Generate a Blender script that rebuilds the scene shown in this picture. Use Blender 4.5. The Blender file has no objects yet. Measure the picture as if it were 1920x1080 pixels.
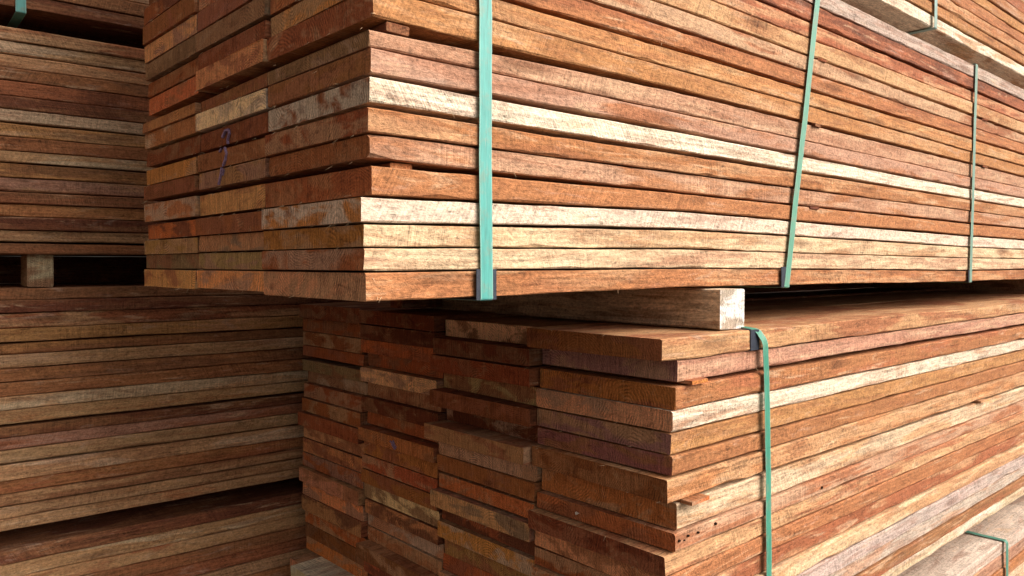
import bpy, math, random
from mathutils import Vector, Matrix
random.seed(11)
D = 0.8                      # metres per layout unit
sc = bpy.context.scene
col = sc.collection

# ------------------------------------------------------------------ camera, light, exposure
cd = bpy.data.cameras.new('camera'); cam = bpy.data.objects.new('camera', cd); col.objects.link(cam)
A = math.radians(48.2)       # angle between the view axis and the direction of the planks
cam.location = (0, 0, 0)
cam.rotation_euler = (math.pi/2, 0, A - math.pi/2)
cd.sensor_width = 36; cd.lens = 1458/1920*36
cd.shift_y = -44/1920
cd.clip_start = 0.02; cd.clip_end = 500
sc.camera = cam

SUN_EL, SUN_AZ = math.radians(36), math.atan2(-0.87, 0.50)    # azimuth of the direction towards the light
w = bpy.data.worlds.new('World'); sc.world = w; w.use_nodes = True
nt = w.node_tree; nt.nodes.clear()
sky = nt.nodes.new('ShaderNodeTexSky'); sky.sky_type = 'NISHITA'; sky.sun_disc = False
sky.sun_elevation = SUN_EL; sky.sun_rotation = math.pi/2 - SUN_AZ
sky.air_density = 1.0; sky.dust_density = 5.0; sky.ozone_density = 0.6
bg = nt.nodes.new('ShaderNodeBackground'); bg.inputs['Strength'].default_value = 0.112
wo = nt.nodes.new('ShaderNodeOutputWorld')
hz = nt.nodes.new('ShaderNodeHueSaturation'); hz.inputs['Saturation'].default_value = 0.30       # thin overcast: a whiter sky
wm = nt.nodes.new('ShaderNodeMix'); wm.data_type = 'RGBA'; wm.blend_type = 'MULTIPLY'; wm.inputs[0].default_value = 1; wm.inputs[7].default_value = (1.10, 0.97, 0.83, 1)
nt.links.new(sky.outputs[0], hz.inputs['Color']); nt.links.new(hz.outputs[0], wm.inputs[6]); nt.links.new(wm.outputs[2], bg.inputs['Color']); nt.links.new(bg.outputs[0], wo.inputs['Surface'])
sd = bpy.data.lights.new('sun', 'SUN'); sd.energy = 3.3; sd.angle = math.radians(56); sd.color = (1.0, 0.965, 0.925)
sun = bpy.data.objects.new('sun', sd); col.objects.link(sun)
to = Vector((math.cos(SUN_EL)*math.cos(SUN_AZ), math.cos(SUN_EL)*math.sin(SUN_AZ), math.sin(SUN_EL)))
sun.rotation_euler = to.to_track_quat('Z', 'Y').to_euler(); sun.location = to*8
sc.view_settings.view_transform = 'Standard'; sc.view_settings.look = 'None'
sc.view_settings.gamma = 1; sc.view_settings.use_curve_mapping = False
sc.view_settings.exposure = 0.36

# ------------------------------------------------------------------ node helper
class N:
    def __init__(s, name):
        s.m = bpy.data.materials.new(name); s.m.use_nodes = True; s.t = s.m.node_tree; s.t.nodes.clear()
    def n(s, typ, ins=None, **kw):
        x = s.t.nodes.new(typ)
        for k, v in kw.items(): setattr(x, k, v)
        for k, v in (ins or {}).items(): s.put(x.inputs[k], v)
        return x
    def put(s, sock, v):
        if isinstance(v, bpy.types.NodeSocket): s.t.links.new(v, sock)
        elif v is not None: sock.default_value = v
    def math(s, op, a, b=None, c=None, clamp=False):
        x = s.n('ShaderNodeMath', operation=op); x.use_clamp = clamp
        for i, v in enumerate((a, b, c)):
            if v is not None: s.put(x.inputs[i], v)
        return x.outputs[0]
    def vmath(s, op, a, b):
        x = s.n('ShaderNodeVectorMath', operation=op); s.put(x.inputs[0], a); s.put(x.inputs[1], b); return x.outputs[0]
    def noise(s, vec, scale, detail=2, rough=0.5, dist=0.0):
        x = s.n('ShaderNodeTexNoise', {'Vector': vec, 'Scale': scale, 'Detail': detail, 'Roughness': rough, 'Distortion': dist}); return x.outputs[0]
    def remap(s, v, a, b, c, d, smooth=False):
        x = s.n('ShaderNodeMapRange', {0: v, 1: a, 2: b, 3: c, 4: d}, interpolation_type='SMOOTHSTEP' if smooth else 'LINEAR'); return x.outputs[0]
    def mix(s, f, a, b, mode='MIX'):
        x = s.n('ShaderNodeMix', data_type='RGBA', blend_type=mode); s.put(x.inputs[0], f); s.put(x.inputs[6], a); s.put(x.inputs[7], b); return x.outputs[2]
    def bsdf(s, color, rough, bump=None, bs=0.3, bd=0.001, spec=0.3):
        b = s.n('ShaderNodeBsdfPrincipled', {'Base Color': color, 'Roughness': rough, 'Specular IOR Level': spec})
        if bump is not None:
            q = s.n('ShaderNodeBump', {'Height': bump, 'Strength': bs, 'Distance': bd}); s.put(b.inputs['Normal'], q.outputs[0])
        o = s.n('ShaderNodeOutputMaterial'); s.t.links.new(b.outputs[0], o.inputs[0]); return s.m

def c4(c): return (c[0], c[1], c[2], 1)

def wood_material():
    g = N('rough_sawn_hardwood')
    tc = g.n('ShaderNodeTexCoord'); oi = g.n('ShaderNodeObjectInfo')
    off = g.n('ShaderNodeCombineXYZ', {0: g.math('MULTIPLY', oi.outputs['Random'], 53.0), 1: g.math('MULTIPLY', oi.outputs['Random'], 31.7), 2: g.math('MULTIPLY', oi.outputs['Random'], 17.3)}).outputs[0]
    P = tc.outputs['Object']; Q = g.vmath('ADD', P, off)
    at = {k: g.n('ShaderNodeAttribute', attribute_type='OBJECT', attribute_name=k).outputs['Color'] for k in ('tint', 'tint_patch', 'tint_end')}
    sx = g.n('ShaderNodeSeparateXYZ', {0: P})
    # figure
    patch = g.remap(g.noise(g.vmath('MULTIPLY', Q, (4.0, 9, 34)), 1, 4, 0.62, 0.5), 0.48, 0.61, 0, 0.85, True)
    smudge = g.noise(g.vmath('MULTIPLY', Q, (11, 25, 50)), 1, 5, 0.68, 0.8)
    streak = g.noise(g.vmath('MULTIPLY', Q, (9, 260, 260)), 1, 3, 0.6, 0.3)
    fibre = g.noise(g.vmath('MULTIPLY', Q, (120, 620, 620)), 1, 3, 0.7)
    mott = g.noise(g.vmath('MULTIPLY', Q, (190, 260, 260)), 1, 4, 0.8)
    curl = g.noise(g.vmath('MULTIPLY', Q, (55, 110, 110)), 1, 4, 0.75, 1.5)
    # sawblade hatch across the plank, slightly slanted
    slant = g.math('ADD', sx.outputs[0], g.math('MULTIPLY', sx.outputs[2], g.remap(oi.outputs['Random'], 0, 1, -0.5, 0.6)))
    sv = g.n('ShaderNodeCombineXYZ', {0: g.math('MULTIPLY', slant, 330), 1: g.math('MULTIPLY', sx.outputs[1], 14), 2: g.math('MULTIPLY', sx.outputs[2], 14)}).outputs[0]
    saw = g.noise(g.vmath('ADD', sv, off), 1, 2, 0.7)
    sawm = g.remap(g.noise(g.vmath('MULTIPLY', Q, (6, 8, 12)), 1, 2), 0.42, 0.62, 0.15, 1, True)
    sawc = g.math('MULTIPLY', g.math('SUBTRACT', saw, 0.5), sawm)
    side = g.mix(patch, at['tint'], at['tint_patch'])
    side = g.mix(g.remap(smudge, 0.54, 0.74, 0, 0.6, True), side, g.mix(1, side, (0.50, 0.36, 0.28, 1), 'MULTIPLY'))
    side = g.mix(g.remap(smudge, 0.44, 0.26, 0, 0.30, True), side, (0.66, 0.50, 0.40, 1))
    # heartwood colour running in blotches and long tongues through every plank
    blot = g.noise(g.vmath('MULTIPLY', g.vmath('ADD', Q, (7.7, 3.1, 5.9)), (5.0, 24, 42)), 1, 5, 0.66, 1.1)
    side = g.mix(g.remap(blot, 0.49, 0.63, 0, 0.64, True), side, g.mix(0.38, (0.26, 0.092, 0.042, 1), side))
    side = g.mix(g.remap(blot, 0.43, 0.30, 0, 0.6, True), side, (0.60, 0.40, 0.25, 1))
    k = g.math('ADD', 1.0, g.math('MULTIPLY', g.math('SUBTRACT', streak, 0.5), g.remap(oi.outputs['Random'], 0, 1, 0.6, 1.7)))
    k = g.math('ADD', k, g.math('MULTIPLY', g.math('SUBTRACT', fibre, 0.5), 0.95))
    k = g.math('ADD', k, g.math('MULTIPLY', g.math('SUBTRACT', mott, 0.5), 1.5))
    k = g.math('ADD', k, g.math('MULTIPLY', sawc, 1.1))
    k = g.math('ADD', k, g.math('MULTIPLY', g.math('SUBTRACT', curl, 0.5), g.remap(smudge, 0.35, 0.65, 0.5, 2.1)))
    k = g.math('MAXIMUM', g.math('ADD', g.math('MULTIPLY', g.math('SUBTRACT', k, 1.0), 1.08), 0.98), 0.2)
    # dark water stains and torn grain in irregular islands
    stn = g.noise(g.vmath('MULTIPLY', g.vmath('ADD', Q, (1.7, 9.1, 2.9)), (15, 40, 70)), 1, 6, 0.78, 1.6)
    k = g.math('MULTIPLY', k, g.remap(stn, 0.58, 0.73, 1, 0.55, True))
    # dark checks and pores
    chk = g.remap(g.noise(g.vmath('MULTIPLY', Q, (14, 190, 190)), 1, 4, 0.72, 0.6), 0.69, 0.76, 1, 0.5, True)
    pore = g.remap(g.noise(g.vmath('MULTIPLY', Q, (170, 420, 420)), 1, 2, 0.6), 0.67, 0.78, 1, 0.5, True)
    k = g.math('MULTIPLY', g.math('MULTIPLY', k, chk), pore)
    # knots
    vo = g.n('ShaderNodeTexVoronoi', {'Vector': g.vmath('MULTIPLY', Q, (3.2, 11, 18)), 'Scale': 1.0, 'Randomness': 1.0})
    knot = g.remap(vo.outputs['Distance'], 0.06, 0.20, 1, 0, True)
    side = g.mix(g.math('MULTIPLY', knot, 0.55), side, (0.13, 0.05, 0.022, 1))
    sidec = g.mix(1, side, g.n('ShaderNodeCombineColor', {0: k, 1: k, 2: k}).outputs[0], 'MULTIPLY')
    # end grain: growth rings about a pith lying off the section
    r1 = oi.outputs['Random']; r2 = g.math('FRACT', g.math('MULTIPLY', r1, 17.31)); r3 = g.math('FRACT', g.math('MULTIPLY', r1, 71.7))
    cy = g.remap(r2, 0, 1, -0.14, 0.14); cz = g.math('MULTIPLY', g.remap(r3, 0, 1, 0.01, 0.07), g.remap(g.math('GREATER_THAN', r1, 0.5), 0, 1, -1, 1))
    wob = g.math('MULTIPLY', g.math('SUBTRACT', g.noise(g.vmath('MULTIPLY', Q, (1, 22, 22)), 1, 3), 0.5), 0.022)
    dy = g.math('SUBTRACT', sx.outputs[1], cy); dz = g.math('SUBTRACT', sx.outputs[2], cz)
    wob2 = g.math('MULTIPLY', g.math('SUBTRACT', g.noise(g.vmath('MULTIPLY', Q, (1, 130, 130)), 1, 2), 0.5), 0.0035)
    wob = g.math('ADD', wob, wob2)
    dist = g.math('ADD', g.math('SQRT', g.math('ADD', g.math('MULTIPLY', dy, dy), g.math('MULTIPLY', dz, dz))), wob)
    rfr = g.remap(r3, 0, 1, 1100, 1900)
    ring = g.math('SINE', g.math('MULTIPLY', dist, rfr))
    epatch = g.remap(g.noise(g.vmath('MULTIPLY', Q, (1, 11, 26)), 1, 4, 0.6, 0.6), 0.46, 0.58, 0, 1, True)
    espk = g.noise(g.vmath('MULTIPLY', Q, (1, 480, 480)), 1, 3, 0.75)
    esaw = g.noise(g.vmath('MULTIPLY', Q, (1, 300, 22)), 1, 3, 0.7, 0.5)
    estn = g.noise(g.vmath('MULTIPLY', Q, (1, 26, 44)), 1, 5, 0.7, 1.0)
    e = g.mix(epatch, at['tint_end'], g.mix(0.20, at['tint_patch'], at['tint_end']))
    e = g.mix(g.remap(estn, 0.52, 0.72, 0, 0.75, True), e, g.mix(1, e, (0.42, 0.33, 0.33, 1), 'MULTIPLY'))
    e = g.mix(g.remap(estn, 0.46, 0.28, 0, 0.30, True), e, (0.62, 0.40, 0.20, 1))
    rfade = g.remap(g.noise(g.vmath('MULTIPLY', Q, (1, 40, 40)), 1, 3), 0.40, 0.66, 0.03, 0.30, True)
    ek = g.math('ADD', 0.92, g.math('MULTIPLY', ring, rfade))
    espl = g.remap(g.noise(g.vmath('MULTIPLY', Q, (1, 60, 260)), 1, 4, 0.7, 1.2), 0.66, 0.72, 1, 0.4, True)
    ek = g.math('ADD', ek, g.math('MULTIPLY', g.math('SUBTRACT', espk, 0.5), 1.9))
    ek = g.math('ADD', ek, g.math('MULTIPLY', g.math('SUBTRACT', esaw, 0.5), 1.5))
    ek = g.math('MAXIMUM', g.math('MULTIPLY', ek, espl), 0.12)
    endc = g.mix(1, e, g.n('ShaderNodeCombineColor', {0: ek, 1: ek, 2: ek}).outputs[0], 'MULTIPLY')
    nx = g.n('ShaderNodeSeparateXYZ', {0: tc.outputs['Normal']})
    isend = g.remap(g.math('ABSOLUTE', nx.outputs[0]), 0.5, 0.75, 0, 1)
    colr = g.mix(isend, sidec, endc)
    hs = g.math('ADD', g.math('ADD', g.math('MULTIPLY', fibre, 0.6), g.math('MULTIPLY', mott, 0.9)), g.math('ADD', g.math('MULTIPLY', sawc, 1.4), g.math('MULTIPLY', curl, 1.3)))
    he = g.math('ADD', g.math('MULTIPLY', espk, 0.8), g.math('MULTIPLY', esaw, 0.9))
    h = g.n('ShaderNodeMix', data_type='FLOAT', ); g.put(h.inputs[0], isend); g.put(h.inputs[2], hs); g.put(h.inputs[3], he)
    return g.bsdf(colr, 0.82, h.outputs[0], 0.55, 0.0022, 0.22)
WOOD = wood_material()

def strap_material():
    g = N('green_strapping_band')
    uv = g.n('ShaderNodeUVMap').outputs[0]; s = g.n('ShaderNodeSeparateXYZ', {0: uv})
    P = g.n('ShaderNodeTexCoord').outputs['Object']
    edge = g.remap(g.math('ABSOLUTE', g.math('SUBTRACT', s.outputs[0], 0.5)), 0.40, 0.47, 0, 1, True)
    emb = g.math('MULTIPLY', g.math('SINE', g.math('MULTIPLY', s.outputs[0], 60)), 0.4)
    n1 = g.noise(P, 45, 4, 0.65); n2 = g.noise(g.vmath('MULTIPLY', P, (400, 400, 30)), 1, 2)
    at = g.n('ShaderNodeAttribute', attribute_type='OBJECT', attribute_name='tint').outputs['Color']
    c = g.mix(g.math('MULTIPLY', edge, 0.4), at, (0.40, 0.62, 0.54, 1))
    c = g.mix(g.remap(n1, 0.48, 0.70, 0, 0.5, True), c, (0.22, 0.27, 0.20, 1))
    scr = g.noise(g.vmath('MULTIPLY', P, (260, 260, 9)), 1, 4, 0.8, 0.8)
    c = g.mix(g.remap(scr, 0.60, 0.70, 0, 0.55, True), c, (0.42, 0.50, 0.44, 1))
    c = g.mix(g.remap(scr, 0.40, 0.30, 0, 0.55, True), c, (0.05, 0.11, 0.08, 1))
    kk = g.remap(n2, 0.3, 0.7, 0.84, 1.14)
    c = g.mix(1, c, g.n('ShaderNodeCombineColor', {0: kk, 1: kk, 2: kk}).outputs[0], 'MULTIPLY')
    return g.bsdf(c, 0.42, g.math('ADD', emb, g.math('MULTIPLY', n1, 3)), 0.25, 0.0006, 0.45)
STRAP = strap_material()

def plain(name, rgb, rough=0.7, var=0.35, scale=60, spec=0.3):
    g = N(name); P = g.n('ShaderNodeTexCoord').outputs['Object']
    n = g.noise(P, scale, 5, 0.65); k = g.remap(n, 0.3, 0.7, 1-var, 1+var)
    c = g.mix(1, c4(rgb), g.n('ShaderNodeCombineColor', {0: k, 1: k, 2: k}).outputs[0], 'MULTIPLY')
    return g.bsdf(c, rough, n, 0.4, 0.002, spec)
RUBBER = plain('black_corner_plate', (0.018, 0.026, 0.045), 0.5, 0.3, 90, 0.4)
INK = plain('violet_marking_crayon', (0.31, 0.22, 0.36), 0.7, 0.6, 500, 0.1)
HOLE = plain('insect_hole_dark', (0.02, 0.009, 0.005), 0.9, 0.2, 400, 0.1)
CHALK = plain('white_chip', (0.8, 0.78, 0.7), 0.7, 0.1, 400, 0.1)
GROUND = plain('yard_concrete', (0.040, 0.032, 0.026), 0.9, 0.4, 3)

# ------------------------------------------------------------------ tones read off the photograph
TONES = {
 'W': ((0.71, 0.59, 0.47), 'cream white'), 'C': ((0.60, 0.44, 0.29), 'cream'), 'T': ((0.52, 0.295, 0.15), 'tan'),
 'Y': ((0.46, 0.22, 0.08), 'ochre'), 'O': ((0.40, 0.155, 0.060), 'orange brown'), 'R': ((0.33, 0.095, 0.042), 'reddish'),
 'M': ((0.40, 0.215, 0.15), 'mauve brown'), 'L': ((0.51, 0.42, 0.36), 'lilac grey'), 'B': ((0.24, 0.10, 0.045), 'brown'),
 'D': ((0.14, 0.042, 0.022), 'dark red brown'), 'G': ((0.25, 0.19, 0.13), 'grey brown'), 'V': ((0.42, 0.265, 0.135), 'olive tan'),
 'P': ((0.52, 0.325, 0.215), 'pinkish tan'), 'U': ((0.27, 0.155, 0.175), 'purplish brown')}
PATCH = {'W': 'CPTW', 'C': 'TWPO', 'T': 'OCPR', 'Y': 'OTC', 'O': 'RTOP', 'R': 'ODTR', 'M': 'PTGR', 'L': 'LPW', 'B': 'RYTO', 'D': 'RBB', 'G': 'VBM', 'V': 'TCB', 'P': 'OCRM', 'U': 'RUO'}
for k_ in 'TYORMBDGVPL':          # one species: every tone leans towards the same warm brown
    f_ = {'L': .12, 'D': .10, 'T': .15, 'G': .25}.get(k_, .25); c_ = TONES[k_][0]
    TONES[k_] = (tuple(a*(1-f_)+b*f_ for a, b in zip(c_, (.39, .20, .10))), TONES[k_][1])
ORD = ['', 'bottom', 'second', 'third', 'fourth', 'fifth', 'sixth', 'seventh', 'eighth', 'ninth', 'tenth', 'eleventh', 'twelfth', 'thirteenth',
       'fourteenth', 'fifteenth', 'sixteenth', 'seventeenth', 'eighteenth', 'nineteenth', 'twentieth']

def link(name, me, mat, parent=None):
    o = bpy.data.objects.new(name, me); col.objects.link(o)
    if mat: me.materials.append(mat)
    if parent: o.parent = parent
    return o
def tag(o, label, cat, group=None):
    o['label'] = label; o['category'] = cat
    if group: o['group'] = group
def jit(c, a=0.10):
    k = 1 + random.uniform(-a, a); return [max(0.005, v*k*(1 + random.uniform(-a*0.35, a*0.35))) for v in c]

def lerp_st(st, vals, x):
    if x <= st[0]: return vals[0]
    for i in range(len(st)-1):
        if x <= st[i+1]:
            t = (x-st[i])/(st[i+1]-st[i]); return vals[i]*(1-t)+vals[i+1]*t
    return vals[-1]
def wob(seed, x, amp):
    return amp*(math.sin(x*2.3+seed*1.7)+0.6*math.sin(x*5.1+seed*3.1)+0.35*math.sin(x*11.7+seed*5.3))

def plank(name, x0, x1, y0, y1, fb, ft, tone, end=None, seg=0.05, rot=None, bev=0.0018, rough=0.0006, endrag=True):
    """one sawn plank, x0..x1 long, y0 near edge, y1 far edge, fb/ft underside and top heights along x (metres)"""
    n = max(4, int((x1-x0)/seg)); zc = (fb(x0)+ft(x0))/2; yc = (y0+y1)/2
    V = []; F = []; sd_ = random.random()*50
    xs = [x0 + (x1-x0)*(i/n) for i in range(n+1)]
    lean = random.uniform(-0.004, 0.004)
    for i, x in enumerate(xs):
        b = bev*random.uniform(0.5, 1.5)*(2.2 if random.random() < .05 and bev > .001 else 1); zb, zt = fb(x)-zc, ft(x)-zc
        r = lambda: random.uniform(-rough, rough)
        crook = wob(sd_, x, 0.0007)
        ya, yb = y0-yc+crook, y1-yc+crook
        ex = x-x0
        ring = [(ya+b, zb), (yb-b, zb), (yb, zb+b), (yb, zt-b), (yb-b, zt), (ya+b, zt), (ya, zt-b), (ya, zb+b)]
        for (yy, zz) in ring:
            xx = ex
            if i == 0: xx = ex + lean*(yy/(y1-y0)) + (random.uniform(-0.0006, 0.0012) if endrag else 0)
            V.append((xx, yy + r(), zz + r()))
    for i in range(n):
        for k in range(8):
            a = i*8+k; b_ = i*8+(k+1) % 8; F.append((a, b_, b_+8, a+8))
    F.append(tuple(range(8))); F.append(tuple(n*8+k for k in range(7, -1, -1)))
    F = [tuple(reversed(f)) for f in F]
    me = bpy.data.meshes.new(name); me.from_pydata(V, [], F); me.update()
    o = link(name, me, WOOD)
    loc = Vector((x0, yc, zc))
    if rot:
        piv, ang = rot; M = Matrix.Rotation(ang, 4, 'Z')
        loc = piv + (M @ (loc-piv)); o.rotation_euler = (0, 0, ang)
    o.location = loc
    base = TONES[tone][0]; pk = random.choice(PATCH[tone]); e = end or random.choice(PATCH[tone]+tone+'B')
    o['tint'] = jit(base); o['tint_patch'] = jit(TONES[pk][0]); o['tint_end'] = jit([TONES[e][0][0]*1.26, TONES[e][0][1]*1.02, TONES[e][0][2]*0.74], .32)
    return o

def strands(parent, places, length=0.012, name='loose_fibre', thick=0.00045):
    """torn fibres still hanging on a plank: a few thin tapered slivers in one mesh; places in the parent's own space"""
    V = []; F = []
    for (p, d) in places:
        p = Vector(p); d = Vector(d).normalized(); L = length*random.uniform(0.5, 1.5)
        sdv = d.orthogonal().normalized(); up = d.cross(sdv); bend = Vector((random.uniform(-.5, .5), random.uniform(-.3, .3), random.uniform(-.7, .2)))
        base = len(V); m = 4
        for j in range(m+1):
            t = j/m; c = p + d*L*t + bend*L*t*t*0.6; r = thick*(1-0.85*t)
            for q in range(3):
                a = q*2.094; V.append(c + sdv*r*math.cos(a) + up*r*math.sin(a))
        for j in range(m):
            for q in range(3):
                a = base+j*3+q; b = base+j*3+(q+1) % 3; F.append((a, b, b+3, a+3))
    me = bpy.data.meshes.new(name); me.from_pydata([tuple(v) for v in V], [], F); me.update()
    o = link(name, me, WOOD, parent)
    for k in ('tint', 'tint_patch', 'tint_end'): o[k] = [0.62, 0.45, 0.28]
    o['kind'] = 'stuff'
    return o

def fuzz(o, x0, y0, y1, h, n_end=5, n_front=4, front_len=2.2):
    pl = []
    w_ = (y1-y0)/2
    for _ in range(n_end):
        pl.append(((0.0, random.uniform(-w_, w_), random.choice((-1, 1))*h/2), (-1, random.uniform(-1, 1), random.uniform(-1, .3))))
    for _ in range(n_front):
        pl.append(((random.random()**1.6*front_len, -w_, random.choice((-1, 1))*h/2*random.uniform(.7, 1)), (random.uniform(-1.5, 1.5), -0.6, random.uniform(-1, .6))))
    strands(o, pl, 0.0055, thick=.0004)

# ------------------------------------------------------------------ ground
me = bpy.data.meshes.new('ground'); S = 60
me.from_pydata([(-S, -S, 0), (S, -S, 0), (S, S, 0), (-S, S, 0)], [], [(0, 1, 2, 3)])
gr = link('ground', me, GROUND); gr.location.z = -1.42; gr['kind'] = 'structure'

# ------------------------------------------------------------------ a generic pack
def edge_funcs(E, ST, gaps, GST, k, seed, dz=0.0):
    """underside/top height functions of layer k; E[k] boundary heights per station, gaps[k] air per station (all in layout units)"""
    def f_low(x):
        return (lerp_st(ST, E[k], x/D) + lerp_st(GST, gaps.get(k, [0.0018]*len(GST)), x/D)/2 + dz)*D + wob(seed+k, x, 0.0004) + abs(wob(k*7.7+1, x, .0007))
    def f_up(x):
        return (lerp_st(ST, E[k+1], x/D) - lerp_st(GST, gaps.get(k+1, [0.0018]*len(GST)), x/D)/2 + dz)*D + wob(seed+k+1, x, 0.0004)
    return f_low, f_up

GRP = 'sawn planks stacked in the strapped packs'
# ---- UPPER PACK (18 layers, three planks wide) -------------------------------------------------
ST = [0.53, 1.204, 2.70, 6.0]
c0 = [-.0487, -.0103, .0219, .0535, .0878, .1317, .1694, .2058, .2442, .2798, .3128, .358, .391, .430, .470, .510, .549, .594, .632]
c1 = [-.0438, -.007, .0288, .0656, .0985, .1333, .170, .2069, .2466, .2824, .3222, .361, .3968, .4356, .4734, .514, .553, .596, .636]
c2 = [-.0536, -.0185, .020, .055, .0905, .1307, .169, .206, .241, .278, .32, .3586, .3988, .4373, .474, .5177, .5546, .5965, .637]
E = [[a, b, c, c] for a, b, c in zip(c0, c1, c2)]
GST = [0.53, 0.80, 1.204, 2.7, 6]
G = {1: [.0022, .0022, .0022, .003, .003], 3: [.003, .004, .0035, .003, .003], 4: [.0035, .0045, .004, .005, .003], 5: [.0105, .0075, .004, .006, .003],
     7: [.0075, .0105, .0075, .005, .005], 8: [.004, .008, .0065, .005, .004], 10: [.0185, .010, .0065, .006, .005], 12: [.006, .006, .007, .006, .005],
     13: [.004, .004, .005, .0025, .003], 14: [.002, .002, .003, .0065, .004], 15: [.003, .003, .003, .003, .004], 16: [.003, .003, .003, .006, .004], 17: [.003]*5}
U_front = 'OCCWOPOWPMYYOPTRRL'
U_e1 = 'PBYYRORRBGRYOOBRDB'
U_e2 = 'TGMBTPBDWBTRGMRBOR'
U_e3 = 'TGVRTBYDTTORGPORBR'
corner_u = [685, 680, 683, 677, 692, 693, 686, 693, 693, 693, 695, 696, 696, 697, 697, 697, 697, 697]
yF = [.8689, 1.177, 1.475, 1.782]
upper_front = {}
for k in range(18):
    for c in range(3):
        if c == 1 and k > 16: continue
        x0 = 0.5285 + ((corner_u[k]-690)*.00079 if c == 0 else random.uniform(-.006, .006))
        y0 = yF[c] + (random.uniform(-.0028, .0028) if c == 0 else 0.001); y1 = yF[c+1] - random.uniform(.001, .008)
        fb, ft = edge_funcs(E, ST, G, GST, k, 3+c*0, dz=(random.uniform(-.0012, .0012) if c else 0))
        if c == 1 and k == 0: fb = (lambda f: (lambda x: f(x)+0.004))(fb)
        if c == 2 and k == 0: fb = (lambda f: (lambda x: f(x)+0.002))(fb)
        tone = U_front[k] if c == 0 else (U_e2, U_e3)[c-1][k]
        end = (U_e1, U_e2, U_e3)[c][k]
        o = plank('plank', x0*D, 6.4*D, y0*D, y1*D, fb, ft, tone, end, seg=0.03 if c == 0 else 0.12, rough=.00035, bev=.0013)
        nm = ['bottom', 'second from bottom'][k] if k < 2 else ORD[k+1]
        if c == 0:
            lab = f'{TONES[tone][1]} plank with long edge in view, {ORD[k+1]} layer up in upper middle pack'
            if k == 17: lab = 'lilac grey plank on the very top of the upper middle pack, long edge in view'
            if k == 7: lab = 'bright cream white plank, eighth layer up, long edge in view, upper middle pack'
            upper_front[k] = o
        else:
            lab = f'{TONES[end][1]} plank end in {["", "middle", "rearmost"][c]} column, {ORD[k+1]} layer up in upper middle pack'
        tag(o, lab, 'plank', GRP)
        fuzz(o, x0, y0*D, y1*D, 0.027, 5, 5 if c == 0 else 0)
        if c == 1 and k in (5, 6, 7): upper_front[('m', k)] = o

# ---- LOWER PACK (four planks wide), each column stacked on its own -----------------------------
yL = [.81, 1.150, 1.492, 1.840, 2.195]
X0L = 1.094
def column_edges(start, steps):
    z = start; out = [z]
    for s in steps: z -= s; out.append(z)
    return out
e_front = [-.126, -.1655, -.2065, -.2523, -.289, -.328, -.364, -.4115, -.461, -.4946, -.532, -.570, -.606, -.645, -.684, -.720, -.752, -.782]
g_front = {2: .008, 7: .007, 3: .002, 11: .003}
xs_front = [1240, 1272, 1266, 1262, 1262, 1262, 1251, 1271, 1262, 1247, 1255, 1258, 1250, 1262, 1258, 1260, 1262]
L_front = 'TMOWYOTCPTORTLLBC'
L_e1 = 'BUOPUUBYRDPRYBOBT'
def st(n, m=.0395, a=.003): return [m+random.uniform(-a, a) for _ in range(n)]
cols = [(e_front, g_front, L_front, L_e1, 'front'),
        (column_edges(-.128, st(17, .0392)), {3: .004, 7: .005, 11: .003}, 'VDRTDOPCYBMRTBRPT', 'WDRCDDPWOOPRYTRPT', 'second'),
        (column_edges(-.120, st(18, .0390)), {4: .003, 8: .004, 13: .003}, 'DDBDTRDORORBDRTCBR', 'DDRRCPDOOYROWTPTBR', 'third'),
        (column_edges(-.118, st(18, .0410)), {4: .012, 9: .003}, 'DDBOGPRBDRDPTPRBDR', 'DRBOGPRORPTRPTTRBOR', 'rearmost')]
lower_front = {}
for c, (ed, gp, ft_, ee, cname) in enumerate(cols):
    for k in range(len(ed)-1):
        if c == 0: x0 = X0L + (xs_front[k]-1262)*.0015
        else: x0 = X0L + random.choice((-.016, -.006, 0, .006, .014, .022)) + random.uniform(-.004, .004)
        if c == 1 and k == 6: x0 = X0L-.035
        if c == 3 and k == 4: x0 = X0L+.01
        up, lo = ed[k], ed[k+1]
        gu = gp.get(k, .0020); gl = gp.get(k+1, .0020)
        upf = (lambda a, g, s: (lambda x: (a-g/2)*D + wob(s, x, .0005) - abs(wob(s*7.7, x, .0009))))(up, gu, 20*c+k)
        lof = (lambda a, g, s: (lambda x: (a+g/2)*D + wob(s, x, .0005)))(lo, gl, 20*c+k+1)
        y0 = yL[c] + (random.uniform(-.004, .004) if c == 0 else .0015); y1 = yL[c+1]-random.uniform(.001, .006)
        if c in (1, 2) and k % 4 == 1: y1 -= .008
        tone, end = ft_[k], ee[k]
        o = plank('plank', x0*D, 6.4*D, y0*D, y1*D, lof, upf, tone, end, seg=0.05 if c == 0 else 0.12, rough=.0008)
        ordn = 'top' if k == 0 else ORD[k+1]
        if c == 0: lab = f'{TONES[tone][1]} plank with long edge in view, {ordn} layer down in lower middle pack'; lower_front[k] = o
        else: lab = f'{TONES[end][1]} plank end in {cname} column, {ordn} layer down in lower middle pack'
        tag(o, lab, 'plank', GRP)
        fuzz(o, x0, y0*D, y1*D, 0.030, 4, 6 if c == 0 else 0)
        if c == 2 and k == 8: lower_front['blue'] = o

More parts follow.
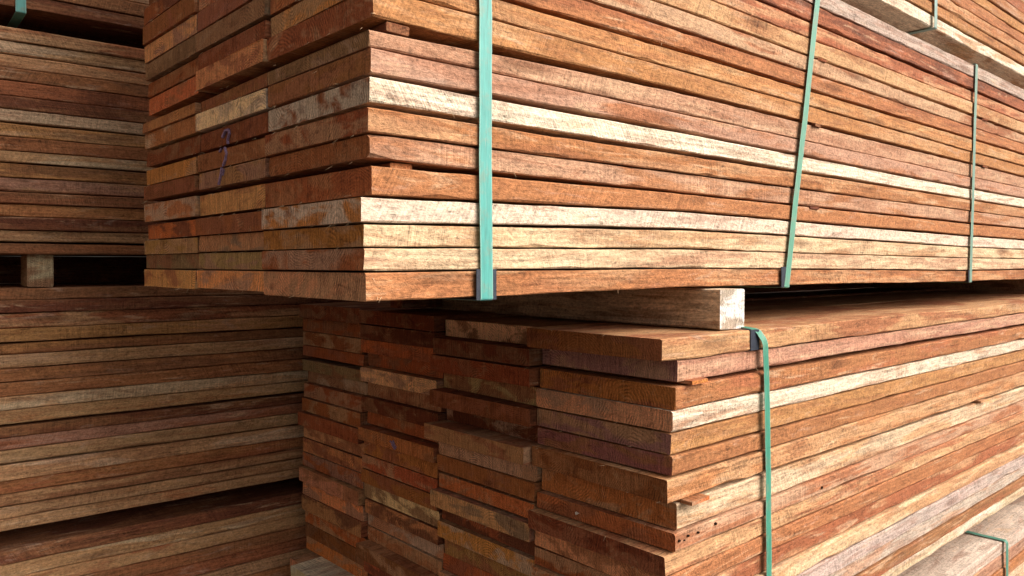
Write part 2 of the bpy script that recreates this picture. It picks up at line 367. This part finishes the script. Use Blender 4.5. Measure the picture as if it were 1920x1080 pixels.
# ---- PACK ABOVE (top right) --------------------------------------------------------------------
za = .700
A_front = 'WYTOYORTOBTYORTBOCTR'
for k in range(20):  # unseen upper layers and back rows added to keep sun off the left stack
    for c in range(3):
        lo = za+k*.0385; up = lo+.0385
        gl = .0030+(.003 if k in (1, 4) else 0)
        fb = (lambda a, s: (lambda x: a*D + wob(s, x, .0006)))(lo+gl/2, 60+k)
        ft = (lambda a, s: (lambda x: a*D + wob(s, x, .0006)))(up-gl/2, 61+k)
        y0 = .884+c*.31+random.uniform(-.003, .003)
        o = plank('plank', .56*D, 5.6*D, y0*D, (y0+.306)*D, fb, ft, A_front[k], None, seg=0.06 if c == 0 and k < 10 else .4)
        tag(o, f'{TONES[A_front[k]][1]} plank, {ORD[k+1]} layer up in the top right pack' + ['', ', middle row', ', back row'][c], 'plank', GRP)

# ---- PACK BELOW (bottom right) -----------------------------------------------------------------
zb_ = -.872
B_front = 'LMOCTRTOYTBR'
for k in range(12):
    for c in range(4 if k == 0 else 1):
        up = zb_-k*.040; lo = up-.040
        fb = (lambda a, s: (lambda x: a*D + wob(s, x, .0006)))(lo+.001, 80+k)
        ft = (lambda a, s: (lambda x: a*D + wob(s, x, .0006)))(up-.001, 79+k)
        y0 = .795+c*.345+(random.uniform(-.004, .004) if k else 0)
        tone = 'LTMP'[c] if k == 0 else B_front[k]
        o = plank('plank', 1.05*D, 5.6*D, y0*D, (y0+.340)*D, fb, ft, tone, None, seg=0.06)
        tag(o, f'{TONES[tone][1]} plank, ' + (f'top layer of the bottom right pack, {["front", "second", "third", "rearmost"][c]} column' if k == 0 else f'{ORD[k+1]} layer down in the bottom right pack'), 'plank', GRP)

# ---- LEFT STACK: four packs, long edges in view, turned by two and a half degrees --------------
PIV = Vector((.343*D, 2.309*D, 0)); ROT = (PIV, math.radians(-2.5)); q = .001337
def left_pack(vs, gaps, tones, where, ncol=2, down=False):
    n = len(vs)-1
    for k in range(n):
        up = (496-vs[k])*q; lo = (496-vs[k+1])*q
        gu = gaps.get(k, 0.0016); gl = gaps.get(k+1, 0.0016)
        for c in range(ncol if k in (0, n-1) or c_all else 1):
            fb = (lambda a, s: (lambda x: a*D + wob(s, x, .0006)))(lo+gl/2, vs[k+1]*.1)
            ft = (lambda a, s: (lambda x: a*D + wob(s, x, .0006)))(up-gu/2, vs[k]*.1)
            y0 = 2.309+c*.31+random.uniform(-.005, .004)*(c == 0)
            x0 = -1.6+random.uniform(-.03, .03)
            o = plank('plank', x0*D, 3.4*D, y0*D, (y0+.305)*D, fb, ft, tones[k], None, seg=0.06 if c == 0 else .3, rot=ROT)
            t = f'{TONES[tones[k]][1]} plank, {"top" if k == 0 else ORD[k+1]} layer down in {where}'
            if c: t += ', behind'
            tag(o, t, 'plank', GRP)
c_all = False
left_pack([-330+i*26 for i in range(14)], {13: 0, 12: .003}, 'TBYRTOBTYRTBD', 'the topmost pack at far left')
left_pack([47, 72, 98, 124, 149, 177, 202, 228, 254, 280, 304, 331, 357, 381, 406, 430, 454, 476],
          {2: .005, 4: .002, 7: .005, 10: .005, 12: .003, 16: .006},
          'TVTBRDCYOTBMBYDVB', 'the upper left pack')
left_pack([540, 564, 589, 616, 644, 667, 692, 718, 746, 771, 799, 823, 846, 872, 903, 930, 952, 975, 998],
          {4: .005, 6: .002, 10: .007, 13: .005, 16: .004}, 'BDRYBTBOCTDMVTOBVTT', 'the middle left pack')
left_pack([1034+i*27 for i in range(19)], {}, 'DTTBRTOBTYRTBRTBOR', 'the lowest left pack')  # top plank toned dark to stand in for shade in the slot above

# ------------------------------------------------------------------ bearers and laths
def beam(name, x0, x1, y0, y1, z0, z1, tone, end, label, cat, group=None, rot=None, along='x', white=None):
    """a squared timber; built lying along x, turned if it runs along y"""
    if along == 'x':
        o = plank(name, x0*D, x1*D, y0*D, y1*D, lambda x: z0*D, lambda x: z1*D, tone, end, seg=0.06, bev=min(.0022, (z1-z0)*D*.1), rough=min(.0009, (z1-z0)*D*.03), rot=rot)
    else:
        L = (y1-y0)*D; W_ = (x1-x0)*D
        o = plank(name, 0, L, -W_/2, W_/2, lambda x: z0*D, lambda x: z1*D, tone, end, seg=0.05, bev=min(.0022, (z1-z0)*D*.1), rough=min(.0009, (z1-z0)*D*.03))
        loc = Vector(((x0+x1)/2*D, y0*D, (z0+z1)/2*D)); ang = math.pi/2
        if rot:
            M = Matrix.Rotation(rot[1], 4, 'Z'); loc = rot[0] + M @ (loc-rot[0]); ang += rot[1]
        o.location = loc; o.rotation_euler = (0, 0, ang)
    if white: o['tint_end'] = white
    tag(o, label, cat, group); return o
BG = 'square bearers between the packs'
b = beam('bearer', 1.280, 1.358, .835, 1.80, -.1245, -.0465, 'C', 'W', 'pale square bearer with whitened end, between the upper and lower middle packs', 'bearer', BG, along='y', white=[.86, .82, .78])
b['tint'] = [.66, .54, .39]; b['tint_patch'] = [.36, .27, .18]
beam('bearer', 4.0, 4.08, .86, 1.80, -.117, -.055, 'C', 'W', 'second bearer under the far end of the upper middle pack, out of frame', 'bearer', BG, along='y')
beam('bearer', 1.75, 1.83, .95, 1.75, .640, .698, 'T', 'T', 'bearer in the dark slot beneath the top right pack', 'bearer', BG, along='y')
beam('bearer', 3.9, 3.98, .95, 1.75, .640, .698, 'T', 'T', 'far bearer beneath the top right pack', 'bearer', BG, along='y')
beam('bearer', 1.60, 1.68, .86, 2.1, -.870, -.786, 'T', 'T', 'bearer between the lower middle pack and the bottom right pack', 'bearer', BG, along='y')
beam('bearer', 3.9, 3.98, .86, 2.1, -.870, -.786, 'T', 'T', 'far bearer between the lower middle and bottom right packs', 'bearer', BG, along='y')
o = beam('bearer', 1.02, 1.9, 1.86, 2.10, -.93, -.868, 'C', 'C', 'pale greenish squared timber poking out at the bottom, left of the lower pack', 'bearer', BG)
o['tint'] = [.78, .73, .56]; o['tint_patch'] = [.66, .62, .48]; o['tint_end'] = [.62, .54, .32]
o = beam('bearer', .402, .462, 2.335, 2.44, -.0585, .0255, 'V', 'V', 'short square bearer in the dark slot of the left stack', 'bearer', BG, along='y', rot=ROT)
o['tint_end'] = [.46, .38, .24]
beam('bearer', .255, .335, 2.335, 2.44, -.728, -.674, 'T', 'B', 'bearer end at lower left edge between the middle and lowest left packs', 'bearer', BG, along='y', rot=ROT)
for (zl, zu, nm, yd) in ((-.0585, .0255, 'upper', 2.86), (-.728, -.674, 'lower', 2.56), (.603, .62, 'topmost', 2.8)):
    beam('bearer', -1.5, 3.3, yd, yd+.05, zl, zu, 'D', 'D', f'added dark timber blocking light deep in the {nm} slot of the left stack', 'bearer', BG, rot=ROT)  # timbers added to close the slots so they stay black
beam('bearer', 1.1, 5.2, 1.70, 1.78, .640, .698, 'D', 'D', 'added dark timber blocking light deep in the slot beneath the top right pack', 'bearer', BG)  # added behind this slot to stop light leaking through
beam('bearer', 1.15, 5.2, 1.72, 1.775, -.1165, -.0545, 'D', 'D', 'added dark timber blocking light deep in the slot between the upper and lower middle packs', 'bearer', BG)  # added to shut out the bright line showing through the slot

LG = 'thin laths laid between plank layers'
def lath(x, ynear, zlow, t, w_, tone, label, ylen=.5):
    o = beam('lath', x, x+w_, ynear, ynear+ylen, zlow, zlow+t, tone, tone, label, 'lath', LG, along='y')
    return o
lath(.558, .870, .3065, .0125, .036, 'D', 'short brown lath, darkened for gap shadow, poking from the gap near the upper pack corner')  # dark tone stands in for shadow inside the gap
lath(1.70, .864, .3170, .0062, .035, 'D', 'dark lath in the middle gap right of the leaning strap')
lath(1.68, .864, .1265, .0060, .040, 'D', 'dark lath in the lower gap right of the leaning strap')
lath(1.72, .864, .4706, .0062, .035, 'D', 'dark lath in the higher gap right of the leaning strap')
lath(2.83, .864, .4712, .0055, .035, 'D', 'dark lath right of the rightmost strap, higher gap')
lath(2.83, .864, .3175, .0055, .035, 'D', 'dark lath right of the rightmost strap, lower gap')
lath(.57, .880, .1275, .0085, .035, 'R', 'reddish lath set back in the gap left of the first strap')
lath(1.130, .797, -.2090, .0072, .050, 'O', 'orange lath tip at the corner of the lower pack, upper gap')
lath(1.120, .790, -.4150, .0070, .055, 'O', 'brown lath tip at the corner of the lower pack, lower gap')
lath(2.60, .797, -.4150, .0050, .06, 'T', 'tan lath tip far along the lower pack edge')

# ------------------------------------------------------------------ straps
def ribbon(name, pts, width, wdir, label, tint, thick=.0009, sub=8):
    """flat band through pts (metres); wdir gives the direction of its width"""
    P_ = [Vector(p) for p in pts]; V = []; F = []; UV = []
    # densify and round the corners
    Q_ = []
    for i in range(len(P_)):
        if i in (0, len(P_)-1): Q_.append(P_[i]); continue
        a, b, c = P_[i-1], P_[i], P_[i+1]
        r = min(.003 if (b-a).length > .05 and (c-b).length > .05 else .008, (b-a).length*.4, (c-b).length*.4)
        s = b+(a-b).normalized()*r; e = b+(c-b).normalized()*r
        for j in range(5):
            t = j/4; Q_.append(s*(1-t)**2 + b*2*t*(1-t) + e*t*t)
    R_ = [Q_[0]]
    for i in range(1, len(Q_)):
        L = (Q_[i]-Q_[i-1]).length; m = max(1, int(L/.05))
        for j in range(1, m+1): R_.append(Q_[i-1].lerp(Q_[i], j/m))
    acc = 0; us = []
    for i, p in enumerate(R_):
        if i: acc += (p-R_[i-1]).length
        t = (R_[min(i+1, len(R_)-1)]-R_[max(i-1, 0)]).normalized()
        wv = Vector(wdir); wv = (wv - t*wv.dot(t)).normalized(); nv = t.cross(wv).normalized()
        lw = wv*(0.0006*math.sin(acc*21+pts[0][0]*9)+.0004*math.sin(acc*53))
        for (a, b) in ((-1, -1), (1, -1), (1, 1), (-1, 1)):
            V.append(p + lw + wv*a*width/2*(1+.02*math.sin(acc*37)) + nv*b*thick/2)
        us.append(acc)
    for i in range(len(R_)-1):
        for k in range(4):
            a = i*4+k; b = i*4+(k+1) % 4; F.append((a, b, b+4, a+4))
    F.append((0, 3, 2, 1)); e = (len(R_)-1)*4; F.append((e, e+1, e+2, e+3))
    org = R_[0].copy()
    me = bpy.data.meshes.new(name); me.from_pydata([tuple(v-org) for v in V], [], F); me.update()
    uvl = me.uv_layers.new(name='UVMap')
    for lp in me.loops:
        vi = lp.vertex_index; uvl.data[lp.index].uv = ((0, 1, 1, 0)[vi % 4], us[vi//4])
    o = link(name, me, STRAP); o.location = org; o['tint'] = list(tint)
    tag(o, label, 'strap', 'green strapping bands round the packs'); return o
def loop_strap(xb, xt, yf, yb, zb, zt, width, label, tint, extra=.0025):
    y0 = yf*D-extra-.0032; y1 = yb*D+.003; z0 = zb*D-.0025; z1 = zt*D+.002
    pts = [(xb*D, (y0+y1)/2+.05, z0), (xb*D, y0, z0), (xt*D, y0, z1), (xt*D, y1, z1), (xb*D, y1, z0), (xb*D, (y0+y1)/2, z0)]
    return ribbon('strap', pts, width, (1, 0, 0), label, tint)
loop_strap(.721, .717, .8689, 1.782, -.0487, .633, .0185, 'wide turquoise strap standing upright near the corner of the upper middle pack', (.075, .36, .33))
loop_strap(1.570, 1.718, .8689, 1.782, -.0470, .637, .0165, 'pale green strap leaning to the right across the upper middle pack', (.10, .31, .225))
loop_strap(2.705, 2.760, .8689, 1.782, -.0536, .638, .0165, 'grey green strap, rightmost one on the upper middle pack', (.16, .30, .25))
loop_strap(2.46, 2.48, .884, 1.82, .700, 1.47, .0165, 'short visible piece of strap on the top right pack', (.22, .36, .34))
# lower pack: the band stands off the recessed top plank
yl = .81*D
ribbon('strap', [(1.355*D, 1.3*D, -.1225*D), (1.355*D, .83*D, -.1225*D), (1.362*D, yl-.001, -.127*D), (1.376*D, yl-.0085, -.150*D), (1.384*D, yl-.0065, -.21*D), (1.392*D, yl-.0065, -.42*D), (1.395*D, yl-.0065, -.786*D), (1.395*D, 2.15*D, -.79*D)],
       .0150, (1, 0, 0), 'green strap bent over the top edge of the lower middle pack', (.055, .27, .19))
ribbon('strap', [(2.79*D, 1.4*D, -.869*D), (2.79*D, .79*D, -.869*D), (2.79*D, .785*D, -.875*D), (2.79*D, .785*D, -1.36*D), (2.79*D, 1.2*D, -1.362*D)],
       .0165, (1, 0, 0), 'green strap folded over the edge of the bottom right pack', (.07, .25, .19))
# strap on the topmost left pack
M = Matrix.Rotation(ROT[1], 4, 'Z')
def lp(x, y, z): return PIV + M @ (Vector((x*D, y*D, z*D))-PIV)
ribbon('strap', [lp(.385, 2.6, .6375), lp(.385, 2.298, .6375), lp(.385, 2.298, 1.12), lp(.385, 2.6, 1.12)], .0185, (1, 0, 0), 'end of a turquoise strap under the topmost left pack', (.12, .40, .38))

def corner_plate(x, w_, yf, zb, h, label, under=.05, top=False):
    """bent plate hugging a lower (or upper) plank edge under a strap"""
    t = .0014; y = yf*D-.0042; s = -1 if not top else 1
    z0 = zb*D + s*.0004
    sec = [(y, z0-s*h), (y-t, z0-s*h), (y-t, z0+s*t), (y+under, z0+s*t), (y+under, z0), (y, z0)]
    V = [(dx, a-y, b-z0) for dx in (-w_/2, w_/2) for a, b in sec]; n = 6
    F = [(i, (i+1) % n, (i+1) % n+n, i+n) for i in range(n)] + [tuple(range(n-1, -1, -1)), tuple(range(n, 2*n))]
    me = bpy.data.meshes.new('corner_plate'); me.from_pydata(V, [], F); me.update()
    o = link('corner_plate', me, RUBBER); o.location = (x*D, y, z0)
    tag(o, label, 'corner protector', 'black corner plates under the straps')
corner_plate(.7215, .030, .8689, -.0487, .034, 'black corner plate behind the foot of the wide turquoise strap')
corner_plate(1.566, .026, .8689, -.0470, .034, 'black corner plate behind the foot of the leaning strap')
corner_plate(2.703, .024, .8689, -.0536, .030, 'small black plate standing in for the shadow under the rightmost strap')  # black plate added where only a small shadow falls
corner_plate(1.352, .024, .8145, -.1285, .030, 'blue black plate beneath the bent strap on the lower pack', top=True)

# ------------------------------------------------------------------ marks on planks
def strokes(parent, paths, wid, mat, name):
    """crayon strokes as thin raised strips on the plank's end; points are (y, z) in the plank's own space"""
    V = []; F = []
    for path in paths:
        base = len(V)
        for i, (y, z) in enumerate(path):
            a = Vector(path[max(i-1, 0)]); b = Vector(path[min(i+1, len(path)-1)]); d = (b-a).normalized(); n_ = Vector((-d.y, d.x))
            ww = wid*random.uniform(.6, 1.2)
            for s in (-1, 1):
                V.append((-.0026, y+n_.x*s*ww/2, z+n_.y*s*ww/2)); V.append((.0005, y+n_.x*s*ww/2, z+n_.y*s*ww/2))
        for i in range(len(path)-1):
            a = base+i*4; F += [(a, a+2, a+6, a+4), (a, a+4, a+5, a+1), (a+2, a+3, a+7, a+6)]
    me = bpy.data.meshes.new(name); me.from_pydata(V, [], F); me.update()
    return link(name, me, mat, parent)
strokes(upper_front[('m', 7)], [[(.028, -.002), (.018, .006), (.006, .006), (.004, .0), (.010, -.008), (.008, -.0135)]], .003, INK, 'crayon_mark')
strokes(upper_front[('m', 6)], [[(.014, .013), (.008, .004), (.012, -.004), (.020, -.012)], [(.032, .009), (.024, .013)]], .003, INK, 'crayon_mark')
strokes(upper_front[('m', 5)], [[(.022, .013), (.028, .0), (.034, -.010)], [(.016, .010), (.020, .002)]], .0028, INK, 'crayon_mark')
strokes(lower_front['blue'], [[(.01, .004), (0, 0), (-.012, -.006)], [(.004, -.001), (-.008, -.010)], [(.0, .006), (-.006, -.003)]], .003, INK, 'crayon_mark')
chip_host = lower_front[8]
V = [(-.004, -.003, 0), (-.004, .003, .0012), (-.004, .002, -.0022), (.001, -.004, .001), (.001, .004, .002), (.001, .002, -.003)]
me = bpy.data.meshes.new('pale_chip'); me.from_pydata(V, [], [(0, 1, 2), (3, 5, 4), (0, 3, 4, 1), (1, 4, 5, 2), (2, 5, 3, 0)]); me.update()
o = link('pale_chip', me, CHALK, chip_host); o.location = (0, .045, -.001)
# insect holes along one plank of the lower pack
hb = lower_front[8]; hy = min(v.co.y for v in hb.data.vertices)
for (dx, dz) in ((.010, .002), (.022, .0), (.031, .004), (.055, .003), (.098, .006), (.42, -.003)):
    V = []; r = random.uniform(.0009, .0021)
    for j in range(10):
        a = j*math.tau/10; V.append((math.cos(a)*r*1.3, -.0004, math.sin(a)*r)); V.append((math.cos(a)*r*1.3, .002, math.sin(a)*r))
    F = [tuple(range(0, 20, 2))] + [(2*j, 2*j+1, (2*j+3) % 20, (2*j+2) % 20) for j in range(10)]
    me = bpy.data.meshes.new('insect_hole'); me.from_pydata(V, [], F); me.update()
    o = link('insect_hole', me, HOLE, hb); o.location = (dx, hy, dz)
